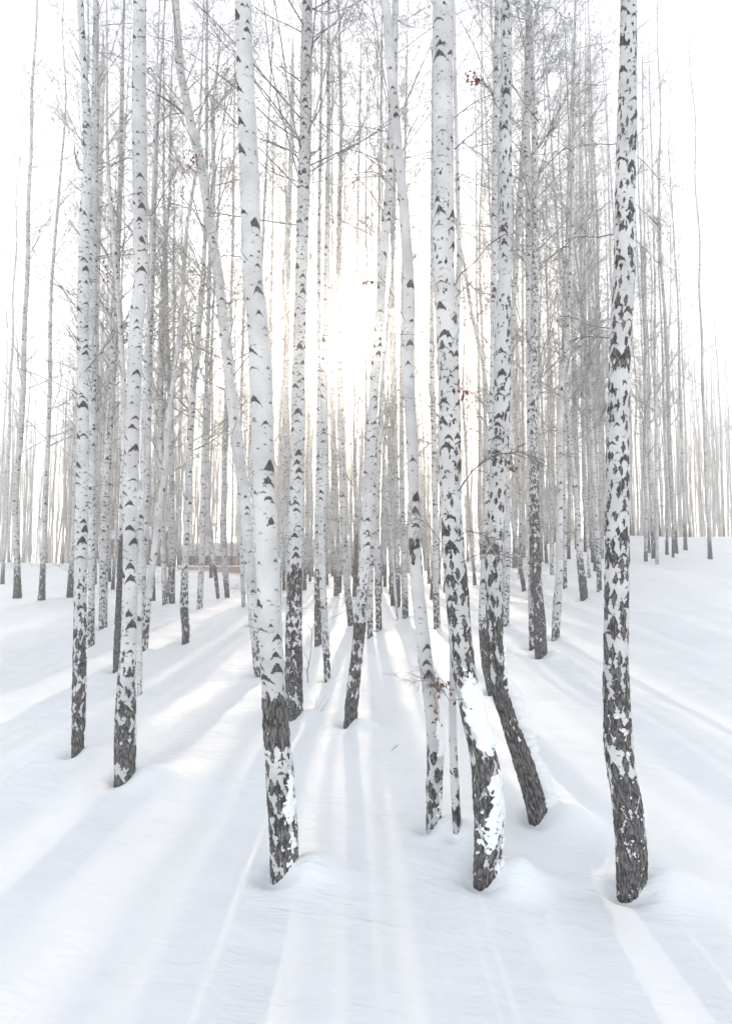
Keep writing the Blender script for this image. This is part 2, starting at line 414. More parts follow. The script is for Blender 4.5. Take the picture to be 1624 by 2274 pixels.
def snow_crust(tr, parent, y0, y1, a0, a1, thick, thr=-0.3, seed=1, name="snow_crust", lump=1.0):
    """snow stuck to one side of a trunk between picture heights y0 (top) and y1, azimuth a0..a1 (0 = right, -90 = towards the camera)"""
    zt, zb = tr.z_of(y0), tr.z_of(y1)
    nz = max(12, int((zt - zb) / 0.008)); na = max(10, int(abs(math.radians(a1 - a0)) * float(tr.rad(zb)) / 0.007))
    zs = np.linspace(zb, zt, nz); an = np.radians(np.linspace(a0, a1, na))
    C = tr.centre(zs) - np.array(parent.location); r = tr.rad(zs)
    A, Z = np.meshgrid(an, zs); R = np.repeat(r[:, None], na, 1)
    X, Y = np.cos(A) * R, np.sin(A) * R
    wob = 0.16 * vn(X * 9, Y * 9, Z * 7, seed + 5) + 0.10 * vn(X * 30, Y * 30, Z * 22, seed + 6)
    fa = (A - an[0]) / (an[-1] - an[0]); fz = (Z - zb) / (zt - zb); ezw = min(0.30, 0.16 / (zt - zb) + .05)
    e = sstep(0, 0.38, fa + wob - .05) * sstep(0, 0.38, 1 - fa + wob - .05)
    ez = sstep(0, ezw, fz + wob * ezw * 2) * sstep(0, ezw, 1 - fz + wob * ezw * 2 - .01)
    if y1 > tr.pts[-1][0] - 12: ez = sstep(0, ezw, 1 - fz + wob * ezw * 2 - .01)
    n = 0.6 * vn(X * 16, Y * 16, Z * 9, seed) + 0.45 * vn(X * 40, Y * 40, Z * 30, seed + 1) + 0.5 * vn(X * 110, Y * 110, Z * 90, seed + 2)
    t = e * ez * (1.0 + thr) + n * lump - 0.70
    th = thick * np.tanh(np.maximum(t, -0.6) * 1.3) * (1 + .30 * vn(X * 30, Y * 30, Z * 26, seed + 7)) + .0035 * vn(X * 90, Y * 90, Z * 80, seed + 8) * (t > 0) - 0.004
    edge = (fa < .01) | (fa > .99) | (fz > .995); th = np.where(edge, -0.02, th)
    rr = R + th
    V = np.stack([C[:, None, 0] + np.cos(A) * rr, C[:, None, 1] + np.sin(A) * rr, C[:, None, 2] + 0 * rr], -1).reshape(-1, 3)
    keep = (th > -0.012).reshape(nz, na)
    idx = np.arange(nz * na).reshape(nz, na)
    kq = (keep[:-1, :-1] | keep[:-1, 1:] | keep[1:, 1:] | keep[1:, :-1])
    Q = np.stack([idx[:-1, :-1], idx[:-1, 1:], idx[1:, 1:], idx[1:, :-1]], -1)[kq]
    if len(Q) < 10: return None
    used = np.unique(Q); mp = np.zeros(nz * na, int); mp[used] = np.arange(len(used))
    return mesh_np(name, V[used], mp[Q], CLUMP, parent)

# ------------------------------------------------------------------ the trees of the photograph (y, x, width; top to bottom)
# name, points, dark profile [(y, value)], mark density, crown start (m above the snow), branch count, label
TREES = [
("T1", [(163,185,15),(265,190,19),(370,190,19),(480,183,21),(700,183,25),(973,187,25),(1246,181,29),(1357,181,28),(1500,177,29),(1677,174,29)],
 [(1200,0),(1300,.2),(1430,.55),(1600,.55),(1640,.9)], .75, 4.5, 26, "leftmost birch, cut by the picture edge, dark scaly bark from knee height down"),
("T2", [(163,214,14),(265,212,18),(430,209,19),(700,207,19),(836,205,17),(1100,202,16),(1439,199,18)],
 [(1250,0),(1439,.5)], .7, 4.0, 24, "pale birch close behind the leftmost trunk, almost touching its right side"),
("T3", [(163,231,14),(430,224,13),(700,216,12),(973,213,10),(1250,211,9),(1297,211,9)],
 [(1180,0),(1290,.7)], .6, 4.0, 20, "thin far birch with dark foot in front of the red house's left end"),
("T4", [(163,270,7),(265,268,9),(430,264,11),(560,258,14),(700,256,16),(973,241,16),(1246,229,19),(1398,227,18)],
 [(1230,0),(1330,.25),(1398,.5)], .85, 4.0, 24, "birch with many short black dashes, third trunk from the left edge at ground level"),
("T5", [(163,233,5),(310,234,6),(400,238,8),(480,245,9),(700,262,10),(836,271,12),(1000,273,12),(1200,270,13),(1300,266,17),(1494,259,22)],
 [(1150,0),(1200,.75),(1250,1.4),(1494,1.5)], .5, 4.0, 16, "birch whose lower trunk is wholly black bark, left of a big white trunk"),
("T6", [(163,314,30),(400,315,31),(648,317,31),(700,306,31),(836,300,30),(973,295,30),(1110,291,31),(1302,291,33),(1439,289,34),(1500,284,38),(1576,282,43),(1658,281,46),(1734,281,45)],
 [(1400,0),(1470,.25),(1560,.5),(1660,.7),(1734,.7)], .55, 5.5, 20, "large white birch on the left with bold black chevrons and patchy black foot"),
("T7", [(163,404,18),(265,423,19),(374,449,21),(511,470,22),(620,487,22),(700,496,24),(836,511,25),(973,526,26),(1110,545,27),(1247,556,27),(1380,567,27),(1500,580,28)],
 [(1300,0),(1500,.5)], .22, 4.6, 14, "smooth birch leaning left across the others with snow lumps on its right side"),
("T8", [(163,547,37),(290,552,41),(402,557,43),(648,563,45),(700,574,46),(836,583,47),(973,586,48),(1110,588,48),(1246,595,50),(1400,600,53),(1526,607,53),(1608,610,55),(1704,619,61),(1799,624,63),(1881,629,63),(1947,630,62)],
 [(1350,0),(1510,.03),(1540,.35),(1562,1.15),(1640,1.05),(1668,.22),(1700,.35),(1740,.6),(1800,.5),(1947,.62)], .40, 6.5, 12, "biggest white birch left of centre with a brown-black band above its foot"),
("T9", [(163,680,26),(290,678,26),(429,673,27),(565,670,27),(702,665,28),(836,662,30),(973,660,31),(1165,657,33),(1302,653,34),(1439,652,38),(1521,652,38),(1592,655,37)],
 [(1230,0),(1270,.75),(1330,.6),(1380,.3),(1440,.65),(1592,.7)], .95, 5.5, 22, "birch with crowded wavy black marks just right of the biggest white birch"),
("T10", [(163,649,9),(290,648,11),(429,642,11),(565,639,11),(702,638,12),(836,635,13),(1110,634,14),(1330,643,14)],
 [(1250,0),(1330,.6)], .7, 4.0, 18, "slim birch tucked behind the left side of the wavy-marked trunk"),
("T11", [(163,729,8),(290,729,9),(429,727,11),(565,726,14),(702,724,16),(836,720,16),(973,719,16),(1165,713,16),(1302,716,15),(1411,722,15),(1515,727,16)],
 [(1360,0),(1430,.45),(1515,.6)], .7, 4.2, 22, "slim birch with mottled foot standing in front of its darker-footed neighbour"),
("T12", [(163,714,6),(565,708,8),(836,708,10),(1110,705,11),(1302,704,13),(1435,706,17)],
 [(1230,0),(1290,.55),(1435,.75)], .6, 4.2, 16, "thin birch with a long dark foot, half behind the mottled-footed slim trunk"),
("T13", [(163,755,7),(290,758,8),(429,754,9),(565,752,12),(702,753,14),(836,755,15),(973,757,15),(1165,762,14),(1302,770,15),(1391,779,15)],
 [(1260,0),(1330,.5),(1391,.7)], .8, 4.2, 22, "slim birch left of the sun glare, its foot bending right in the snow"),
("T14", [(163,872,14),(350,866,17),(429,862,19),(565,851,20),(702,842,22),(836,832,22),(973,823,22),(1110,815,23),(1247,808,24),(1392,798,26),(1466,791,27),(1548,781,29),(1611,777,29)],
 [(1240,0),(1280,.3),(1380,.3),(1390,1.3),(1412,1.3),(1420,.45),(1545,.65),(1560,1.05),(1611,1.1)], .6, 4.5, 18, "birch leaning right under the sun, dark foot in a snow hollow, short black band above"),
("T15", [(163,868,20),(223,874,21),(319,881,21),(401,890,22),(511,900,23),(648,908,25),(700,907,26),(836,905,26),(973,913,26),(1110,918,25),(1200,919,27),(1302,925,29),(1384,935,30),(1466,944,30),(1548,955,32),(1649,969,38),(1731,964,37),(1800,963,35),(1852,962,33)],
 [(1180,0),(1200,.4),(1250,.35),(1290,0),(1640,.05),(1690,.5),(1780,.5),(1852,.25)], .35, 5.0, 18, "birch just right of the sun, nearly unmarked in the middle, snow packed above its foot"),
("T16", [(163,893,17),(300,905,13),(430,908,12),(565,917,12),(836,924,12),(1110,932,13),(1200,941,13),(1264,947,12)],
 [(1150,0),(1200,1.0),(1264,1.2)], .8, 4.0, 20, "thin far birch with a black foot seen between two large trunks right of the sun"),
("T17", [(163,981,43),(402,983,46),(648,985,46),(700,989,47),(836,996,49),(1110,999,48),(1200,1003,48),(1300,1014,50),(1400,1020,50),(1500,1030,52),(1560,1043,55),(1620,1060,58),(1680,1078,62),(1800,1087,66),(1900,1086,63),(1963,1082,61)],
 [(163,.06),(700,.14),(1165,.22),(1250,.34),(1500,.45),(1600,.58),(1690,.68),(1963,.74)], .55, 6.5, 12, "large scaly birch right of centre whose foot is plastered with snow"),
("T18", [(163,962,8),(565,959,9),(702,958,11),(836,959,12),(973,963,13),(1165,966,14),(1302,967,14),(1395,970,16)],
 [(1290,0),(1320,.4),(1395,.5)], .8, 4.0, 20, "slim birch seen just left of the large scaly trunk with snow-plastered foot"),
("T19", [(163,1006,8),(429,1012,9),(565,1016,10),(700,1012,11),(973,1005,12),(1300,1006,13),(1450,1004,14),(1521,1004,15),(1600,1004,16),(1700,1008,18),(1800,1013,19),(1885,1018,20)],
 [(1600,0),(1720,.35),(1885,.5)], .4, 4.5, 16, "thin birch pole standing between the two snow-plastered feet right of centre"),
("T20", [(163,1125,27),(402,1123,29),(648,1119,30),(700,1113,34),(836,1112,36),(973,1108,39),(1110,1100,39),(1246,1094,39),(1384,1098,37),(1439,1098,40),(1493,1101,40),(1548,1112,38),(1603,1133,40),(1657,1150,42),(1700,1166,46),(1745,1182,50),(1790,1194,52),(1826,1202,50)],
 [(163,.22),(700,.18),(1110,.30),(1302,.36),(1384,.6),(1493,.75),(1560,.95),(1826,1.05)], .45, 5.5, 16, "birch bending sharply left to right, with black crooked foot edged by snow"),
("T21", [(163,1104,14),(292,1102,13),(429,1100,13),(600,1098,14),(836,1095,14),(1100,1085,16),(1246,1076,17),(1302,1073,17),(1384,1071,19),(1480,1080,22),(1540,1094,22)],
 [(1370,0),(1400,.7),(1540,.9)], .6, 4.5, 14, "slimmer birch pressed against the left side of the crooked black-footed trunk"),
("T22", [(163,1171,14),(320,1168,16),(429,1173,13),(700,1173,13),(836,1174,12),(973,1175,12),(1246,1177,14),(1443,1181,15)],
 [(1300,0),(1443,.7)], .6, 4.2, 20, "left trunk of the tight pair with joined scaly feet on the right slope"),
("T22b", [(163,1165,6),(290,1162,8),(429,1153,11),(565,1146,12),(700,1138,12),(836,1132,12),(973,1127,13),(1110,1123,14),(1246,1124,17),(1302,1123,17),(1390,1123,14)],
 [(1240,0),(1300,.25),(1390,.35)], .7, 4.2, 20, "slim birch leaning right, just right of the crooked black-footed trunk"),
("T23", [(163,1184,9),(240,1186,14),(319,1188,14),(565,1188,15),(702,1188,16),(836,1187,18),(973,1185,18),(1165,1187,23),(1302,1190,26),(1384,1199,27),(1458,1202,28)],
 [(163,.1),(1000,.3),(1165,.6),(1458,.85)], .95, 4.5, 22, "densely marked birch with stout scaly foot, right one of a tight pair on the slope"),
("T24", [(163,1277,6),(402,1273,8),(648,1263,9),(746,1257,12),(836,1247,13),(973,1242,15),(1110,1243,15),(1275,1242,16),(1357,1236,19),(1420,1233,18)],
 [(1290,0),(1370,.3),(1420,.5)], .45, 4.5, 26, "pale birch right of the scaly-footed pair, with wide bare branches up its trunk"),
("T25", [(163,1215,3),(500,1238,5),(700,1255,6),(863,1259,8),(973,1266,11),(1110,1279,11),(1247,1287,14),(1290,1293,18),(1331,1297,17)],
 [(1200,0),(1250,.55),(1331,.95)], .7, 4.5, 20, "birch with bent black foot wrapped in snow on the right slope"),
("T26", [(163,1255,3),(510,1267,4),(700,1297,7),(836,1306,8),(973,1313,10),(1110,1321,10),(1246,1328,11),(1313,1330,11)],
 [(1180,0),(1313,.7)], .7, 4.5, 20, "thin straight birch with mottled foot just left of the big black-patched birch"),
("T27", [(163,1389,37),(223,1388,41),(402,1382,43),(648,1379,45),(702,1372,45),(836,1368,45),(973,1364,48),(1110,1365,50),(1302,1366,52),(1439,1366,52),(1521,1368,55),(1603,1371,60),(1691,1375,60),(1745,1388,62),(1800,1398,64),(1882,1404,66),(1937,1407,65),(1985,1407,63)],
 [(163,.15),(290,.28),(700,.34),(1110,.30),(1302,.40),(1500,.52),(1700,.62),(1800,.74),(1985,.74)], .6, 6.0, 12, "big black-patched birch nearest the right edge, crooked at its foot"),
("T28", [(163,450,4),(250,447,5),(375,440,7),(511,418,8),(700,406,9),(808,393,10),(918,379,11),(1000,373,12),(1110,359,13),(1246,341,15),(1357,327,16),(1447,321,16)],
 [(1300,0),(1360,.4),(1447,.7)], .25, 4.5, 14, "smooth bare birch pole slanting strongly right between the left trunks"),
("T30", [(163,484,6),(240,473,8),(290,475,9),(400,476,10),(500,470,10),(590,466,9),(808,460,9),(973,454,11),(1110,451,12),(1246,448,13),(1353,443,13)],
 [(1270,0),(1353,.45)], .75, 4.2, 22, "straight slim birch with dark dashes left of the leaning smooth trunk's foot"),
("T31", [(163,457,7),(374,456,8),(511,454,9),(600,451,10),(725,440,13),(836,431,14),(973,422,14),(1110,418,15),(1275,410,16),(1357,409,18),(1395,414,18),(1431,412,16)],
 [(1230,0),(1290,.4),(1340,.5),(1431,.85)], .7, 4.2, 22, "birch with knobbly kinked foot standing alone in the open snow on the left"),
("T33", [(163,378,4),(430,373,6),(565,364,9),(700,357,11),(973,356,11),(1165,359,11),(1345,366,12)],
 [(1270,0),(1345,.75)], .75, 4.2, 20, "left one of two brown-footed birches standing at the top of the left snowbank"),
("T34", [(163,362,3),(430,362,6),(565,366,8),(700,368,9),(836,374,10),(973,380,11),(1165,381,13),(1343,382,14)],
 [(1230,0),(1270,.7),(1300,.3),(1343,.85)], .75, 4.2, 20, "right one of two brown-footed birches standing at the top of the left snowbank"),
("T35", [(163,361,5),(290,352,6),(430,346,8),(565,341,9),(700,337,10),(836,334,10),(973,332,11),(1110,328,11),(1246,320,13),(1302,318,14),(1412,314,14)],
 [(1250,0),(1412,.65)], .6, 4.2, 22, "slim birch between the large white trunk and the slanting smooth pole"),
("T36", [(163,348,4),(430,338,6),(800,322,8),(1110,314,10),(1300,310,11),(1440,308,12),(1551,309,11)],
 [(1420,0),(1551,.4)], .5, 4.2, 12, "thin birch hidden behind the right side of the large white left trunk"),
("T38", [(163,500,3),(700,470,6),(1000,460,8),(1165,461,10),(1247,474,10),(1331,484,8)],
 [(1240,0),(1270,.9),(1331,.5)], .6, 4.2, 14, "thin birch slanting down to the right with black band near its foot"),
("T39", [(163,520,3),(483,517,5),(700,512,8),(836,505,11),(1000,499,12),(1165,496,14),(1260,499,13),(1327,504,11)],
 [(1250,0),(1300,.6),(1327,.9)], .75, 4.2, 22, "birch with pointed dark foot left of the biggest white birch, beside a thin slanting one"),
("T40", [(163,562,3),(700,540,7),(1000,532,8),(1165,534,10),(1350,541,9)],
 [(1270,0),(1350,.4)], .6, 4.2, 16, "thin far birch glimpsed just left of the leaning smooth trunk's foot"),
("T41", [(163,600,4),(700,575,7),(1100,556,8),(1290,556,9),(1391,557,11)],
 [(1250,0),(1391,.45)], .4, 4.2, 14, "short visible grey foot squeezed against the leaning smooth trunk"),
("T42", [(163,737,4),(565,737,5),(836,739,6),(1000,743,8),(1165,748,10),(1314,752,11)],
 [(1250,0),(1314,.7)], .6, 4.2, 18, "thin birch in the cluster left of the sun's foot, fourth from the wavy-marked trunk"),
("T44", [(163,700,3),(700,690,6),(1000,686,8),(1165,684,9),(1275,684,10)],
 [(1220,0),(1275,.9)], .5, 4.2, 16, "far birch with dark foot right beside the wavy-marked trunk"),
("T45", [(163,800,4),(700,790,5),(973,785,6),(1165,791,9),(1250,790,10),(1324,786,10)],
 [(1150,0),(1200,.7),(1324,1.0)], .7, 4.2, 16, "narrow dark-barked birch close behind the birch that leans under the sun"),
("T46", [(163,846,4),(700,838,7),(1000,832,10),(1165,827,11),(1302,822,12),(1418,821,13)],
 [(1320,0),(1400,.4),(1418,.7)], .7, 4.2, 16, "thin birch just right of the black-banded leaning trunk"),
("T47", [(163,880,5),(560,873,7),(700,862,9),(836,849,10),(973,842,11),(1100,836,13),(1165,835,14),(1290,838,14),(1401,841,14)],
 [(1270,0),(1300,.5),(1401,.55)], .6, 4.2, 18, "birch with a snow cap on its mottled foot, right of the black-banded leaning trunk"),
("T48", [(163,848,3),(836,847,4),(1000,850,5),(1165,854,7),(1302,854,8)],
 [(1240,0),(1270,1.0),(1302,1.2)], .4, 4.2, 12, "very thin far birch with black foot between the centre trunks"),
("T49", [(163,872,3),(565,870,7),(700,873,9),(836,875,11),(973,876,12),(1165,881,11),(1350,884,10)],
 [(1240,0),(1300,.7),(1350,1.1)], .7, 4.2, 20, "dark-footed slim birch directly left of its thicker pale twin, right of centre"),
("T50", [(163,902,3),(700,891,7),(836,890,9),(973,891,11),(1165,893,13),(1373,900,15)],
 [(1280,0),(1373,.7)], .7, 4.2, 20, "pale birch with patchy brown foot in the hollow left of the sun-side trunk"),
("T51", [(163,838,2),(700,842,3),(973,850,4),(1165,866,5),(1302,876,6),(1379,882,5)],
 [(1300,0),(1379,.2)], .15, 4.2, 8, "thinnest smooth pole curving down right behind the hollow's twin birches"),
("T54", [(163,960,3),(400,990,4),(565,1025,6),(645,1037,8),(699,1046,9),(808,1071,9),(918,1085,9),(1110,1122,10),(1165,1139,10),(1246,1152,10),(1312,1163,10)],
 [(1200,0),(1250,.5),(1312,.9)], .6, 4.2, 18, "birch leaning far left whose top bends behind the crooked trunk"),
("T55", [(163,1158,3),(699,1159,6),(973,1160,7),(1110,1161,8),(1238,1163,8)],
 [(1190,0),(1238,.8)], .6, 4.2, 16, "far thin birch on the slope crest between the crooked trunk and the tight pair"),
("T56", [(163,1205,2),(700,1214,4),(1000,1218,6),(1165,1222,8),(1275,1224,9)],
 [(1220,0),(1275,.5)], .6, 4.2, 16, "far thin birch directly left of the pale wide-branched birch"),
("T57", [(163,1268,3),(700,1252,5),(1000,1250,7),(1165,1253,9),(1308,1254,9)],
 [(1240,0),(1308,.7)], .6, 4.2, 16, "thin birch with mottled foot hidden half behind the pale wide-branched birch"),
("T58", [(163,1290,2),(700,1293,4),(1110,1300,6),(1200,1304,6),(1283,1307,7)],
 [(1240,0),(1283,.5)], .5, 4.2, 14, "very thin far birch between the bent snow-wrapped foot and the straight thin birch"),
("T60", [(163,1425,3),(500,1431,4),(836,1432,6),(1110,1434,8),(1246,1433,8)],
 [(1190,0),(1246,.9)], .6, 4.5, 18, "far birch with a dark foot on the crest beyond the big black-patched birch"),
("T61", [(163,1440,3),(500,1450,4),(836,1454,5),(1110,1456,7),(1253,1457,7)],
 [(1200,0),(1253,.5)], .5, 4.5, 16, "rightmost far birch on the crest at the picture's right edge"),
("T63", [(163,1310,3),(565,1320,4),(836,1330,6),(1110,1333,7),(1240,1336,7)],
 [(1190,0),(1240,.5)], .5, 4.5, 16, "far thin birch showing along the left side of the big black-patched birch"),
]

# snow clinging to trunks: tree, y top, y foot, azimuth range, thickness (m), threshold, lumpiness
CRUSTS = [
("T8", 1655, 1955, -95, 30, .016, .0, 1.4), ("T8", 1740, 1955, -95, -30, .008, -.35, 1.2), ("T8", 700, 1400, -5, 45, .010, -.15, 1.0), ("T8", 163, 700, -20, 40, .009, -.2, 1.1),
("T17", 1470, 1700, -165, 50, .024, .75, .6), ("T17", 1690, 1800, -170, 50, .018, .30, 1.5), ("T17", 1735, 1915, -165, 60, .018, .38, 1.5), ("T17", 1890, 1968, -100, 60, .035, .6, .8), ("T17", 1000, 1500, -30, 35, .012, -.15, 1.1),
("T20", 1470, 1830, -62, 78, .100, .6, .5), ("T20", 1380, 1540, -70, 55, .030, .15, 1.1), ("T20", 1560, 1830, -95, -40, .008, -.3, 1.3), ("T20", 700, 1380, -15, 40, .008, -.3, 1.1),
("T27", 1640, 1990, -38, 60, .032, .25, .9), ("T27", 1500, 1990, -140, -30, .006, -.33, 1.2), ("T27", 300, 1640, -14, 36, .008, -.25, 1.1),
("T15", 1540, 1700, -110, 50, .022, .7, .5), ("T15", 1690, 1860, -100, 40, .008, -.2, 1.2), ("T15", 600, 1540, -40, 30, .008, -.3, 1.1), ("T15", 1690, 1860, -30, 45, .014, 0, 1.),
("T7", 180, 1300, -45, 55, .022, -.12, 1.4),
("T6", 1400, 1740, -20, 45, .014, -.05, 1.1),
("T9", 1450, 1600, -20, 40, .012, 0, 1.), ("T14", 1440, 1560, -150, -80, .010, 0, 1.), ("T1", 1200, 1680, -20, 40, .012, 0, 1.),
("T11", 1400, 1520, -60, 30, .014, 0, 1.), ("T31", 1350, 1431, -40, 50, .02, .1, .9), ("T25", 1270, 1335, -30, 50, .03, .2, .8), ("T23", 1330, 1460, -20, 45, .015, .1, 1.),
]
# limbs seen one by one: tree, [(x, y)...], width px at start and end, depth offset of start and end (m), twigs per limb
LIMBS = [
("T7", [(412,258),(395,240),(382,229),(347,207),(322,194),(300,177)], 5, 2.2, -.05, -.5, 6), ("T7", [(406,250),(380,252),(358,267),(341,284)], 2.6, 1.2, -.05, .4, 5),
("T7", [(464,532),(459,513),(448,500),(429,464),(399,431)], 3, 1.6, -.05, -.4, 8), ("T7", [(409,236),(374,191),(344,163),(330,148)], 2.6, 1.6, -.05, -.3, 4),
("T7", [(518,905),(523,918),(524,937),(516,962),(513,990)], 1.8, 1, -.08, -.3, 5), ("T7", [(500,827),(481,811),(453,800)], 2.2, 1.2, 0, .3, 5),
("T6", [(330,486),(345,465),(360,434),(382,396),(407,333)], 2.6, 1.1, 0, .5, 8), ("T35", [(350,325),(374,303),(396,276),(403,256)], 2, .9, 0, .4, 6),
("T9", [(686,348),(700,340),(712,322),(716,300)], 3, 1.4, 0, .4, 5), ("T9", [(692,275),(709,243),(724,205),(727,165),(732,130)], 3.6, 2.4, 0, .5, 8),
("T9", [(672,186),(655,170),(640,160),(620,145)], 3.6, 2, 0, -.4, 4), ("T10", [(642,322),(615,345),(585,375),(560,420)], 1.6, .9, 0, .5, 8), ("T10", [(645,240),(615,290),(590,350)], 1.6, .9, 0, .7, 8),
("T16", [(889,330),(914,295),(938,259),(960,224),(985,180)], 3.6, 2.4, 0, -.3, 6), ("T15", [(890,300),(860,290),(935,305)], .1, .1, 0, 0, 0),
("T15", [(882,428),(868,412),(856,396),(829,378),(796,385),(769,393)], 2.2, .9, -.08, -.3, 10),
("T15", [(902,716),(892,699),(880,668),(862,636),(834,604),(807,576),(780,560)], 2.2, .9, -.08, -.4, 14),
("T17", [(1005,334),(1009,330),(1032,309),(1060,285),(1090,262)], 3, 1.6, .05, .5, 10), ("T17", [(1003,265),(1021,248),(1062,221),(1100,205)], 3, 1.6, .05, .6, 8),
("T17", [(1005,640),(1021,608),(1060,577),(1076,549),(1098,533),(1122,519)], 3.4, 1.8, -.02, -.4, 8), ("T17", [(1008,664),(1021,648),(1048,624)], 3.4, 2, 0, -.2, 3),
("T17", [(1016,1095),(1027,1074),(1048,1044),(1081,1019),(1105,1008),(1131,1004),(1163,1014),(1196,1025),(1224,1041)], 3.4, 1.0, -.05, -.5, 26),
("T17", [(1020,1252),(1033,1243),(1070,1227),(1103,1228),(1139,1239),(1172,1253)], 2.6, .9, -.05, -.4, 26),
("T17", [(1018,1190),(1035,1178),(1060,1182),(1090,1195),(1120,1200)], 2.0, .8, -.05, -.5, 24),
("T17", [(985,785),(971,773),(944,751),(916,740),(889,743),(868,752)], 2, .9, -.1, -.5, 14), ("T17", [(988,942),(974,926),(957,904),(927,885),(894,880),(870,892)], 2.6, 1, -.1, -.5, 16),
("T17", [(990,1212),(976,1200),(952,1167),(927,1150),(900,1153),(880,1165)], 2.2, .9, -.1, -.5, 16), ("T17", [(1000,1560),(985,1535),(960,1515),(935,1508),(915,1520)], 2.0, .8, -.1, -.4, 18),
("T27", [(1360,519),(1356,519),(1327,527),(1284,523),(1259,538),(1240,560)], 2.6, 1, 0, .5, 10), ("T27", [(1360,322),(1327,318),(1300,320),(1275,328)], 2.2, 1, 0, .4, 6),
("T27", [(1352,751),(1320,747),(1295,748),(1259,757),(1245,775)], 2.6, 1.6, 0, .5, 10), ("T27", [(1352,728),(1320,724),(1295,717),(1267,702),(1245,702)], 2.4, 1.5, 0, .4, 6),
("T24", [(1250,770),(1226,600),(1196,590)], .1, .1, 0, 0, 0), ("T24", [(1262,532),(1295,497),(1325,468),(1355,445)], 3, 1.6, 0, .4, 8), ("T24", [(1254,545),(1226,566),(1205,583),(1190,610)], 3, 1.8, 0, .4, 6),
("T24", [(1268,330),(1252,328),(1234,344),(1210,370),(1196,382)], 3.4, 2, 0, .5, 6), ("T24", [(1270,300),(1295,275),(1320,250),(1345,210)], 2.6, 1.2, 0, .4, 10), ("T24", [(1272,225),(1290,200),(1320,185),(1360,172)], 2.4, 1.2, 0, .3, 8),
("T23", [(1188,336),(1207,311),(1224,276),(1237,246),(1259,207),(1277,172)], 3.6, 1.6, 0, .3, 10), ("T23", [(1195,310),(1225,290),(1262,262),(1290,240)], 1.6, .9, 0, .4, 8),
("T20", [(1128,175),(1139,191),(1163,229),(1183,257),(1197,272)], 3.2, 2.6, 0, .3, 4), ("T20", [(1128,250),(1145,276),(1165,300)], 2, 1, 0, .4, 4),
("T20", [(1112,250),(1098,225),(1085,195),(1060,180),(1030,182)], 3, 1.2, 0, -.3, 8), ("T20", [(1108,1010),(1150,1002),(1180,1015),(1210,1032)], 1.8, .8, -.05, -.3, 22),
("T27", [(1398,335),(1434,363),(1461,396),(1490,440)], 2, 1, 0, .4, 6), ("T27", [(1396,440),(1440,480),(1475,520)], 2, 1, 0, .5, 6), ("T27", [(1394,520),(1430,550),(1465,590)], 2.2, 1.1, 0, .5, 6),
("T1", [(186,826),(191,822),(215,792),(232,779)], 3, 2.2, -.05, -.2, 3), ("T1", [(188,1090),(205,1082),(225,1075),(262,1080)], 1.6, .8, -.05, .3, 8),
("T2", [(205,400),(230,380),(260,360),(290,330)], 2, 1, -.05, -.3, 8), ("T1", [(176,378),(168,350),(164,320)], 3.4, 2, 0, -.2, 3),
("T13", [(757,245),(775,215),(790,175)], 2.2, 1.2, 0, .4, 5), ("T13", [(752,240),(735,215),(722,195)], 2, 1.2, 0, .4, 5),
("T30", [(473,250),(490,220),(515,190),(530,170)], 3, 1.8, 0, .4, 6), ("T30", [(460,885),(480,890),(500,905)], 1.6, .8, 0, .4, 6),
]
# withered leaves still hanging: tree, centre x, y, spread px, how many, twig start (x, y)
LEAVES = [("T7", 425,366,17,26,(455,330)), ("T7", 402,352,8,8,(452,320)), ("T4", 232,632,17,16,(255,560)), ("T15", 978,1528,20,34,(945,1500)),
 ("T15", 800,625,5,5,(862,640)), ("T17", 1036,880,9,9,(1008,850)), ("T17", 1133,1044,7,8,(1131,1004)), ("T20", 1052,172,16,22,(1085,195)), ("T15", 972,1600,7,6,(962,1540))]

# ------------------------------------------------------------------ build them
TR = {}; ROOT = {}; WELLS = []
for name, pts, dark, marks, cz, nb, label in TREES:
    TR[name] = Trunk(pts, H=15.5 if max(p[0] for p in pts) > 1450 else 19.0)

def make_dark(tr, prof):
    zz = [tr.z_of(y) for y, _ in prof][::-1]; vv = [v for _, v in prof][::-1]
    return lambda z: np.interp(z, zz, vv)

for i, (name, pts, dark, marks, cz, nb, label) in enumerate(TREES):
    tr = TR[name]; rng = np.random.default_rng(100 + i)
    near = tr.D < 9.5; nearc = tr.D < 6.8
    root = thing("birch_tree", tr.base, label, "birch tree", "birch trees of the grove")
    ROOT[name] = root; org = tr.base
    ztop = at(812, 0, tr.D)[2]
    step = 0.012 if near else (0.025 if tr.D < 16 else 0.05)
    mfun = (lambda m: (lambda z: np.full_like(z, m)))(marks)
    trunk_mesh("trunk", tr, root, org, make_dark(tr, dark), mfun, 56 if near else (28 if tr.D < 16 else 16),
               (lambda st, zt: (lambda z: st if z < zt else 0.15))(step, ztop), ztop)
    # crown: mid trees carry their twigs in view; near ones mostly above the picture
    z0 = tr.zg + (cz if not nearc else max(cz, 2.3 + .82 * tr.D)); z1 = tr.Hz - 0.2
    nbr = int(nb * (3.3 if not nearc else 2.4))
    if not nearc and abs(tr.base[0]) < 3.0: nbr = int(nb * 3.8)
    if not nearc and tr.base[0] > 6.0: nbr = int(nb * 3.6)      # thinner crowns where the sun breaks through
    th = float(np.clip(tr.D / 16, 0.7, 1.4))
    crown(rng, lambda z: tr.centre(z) - org, tr.rad, z0, z1, nbr, 3.3, dens=(7, 5) if not nearc else (8, 4), parent=root, thick=th,
          low=(tr.zg + (2.6 if nearc else 1.2), z0, 7 if nearc else 20, 0.5 if nearc else 1.3, th))
    if tr.D < 24: WELLS.append((tr.base[0], tr.base[1], float(tr.rad(tr.zg + 0.03))))

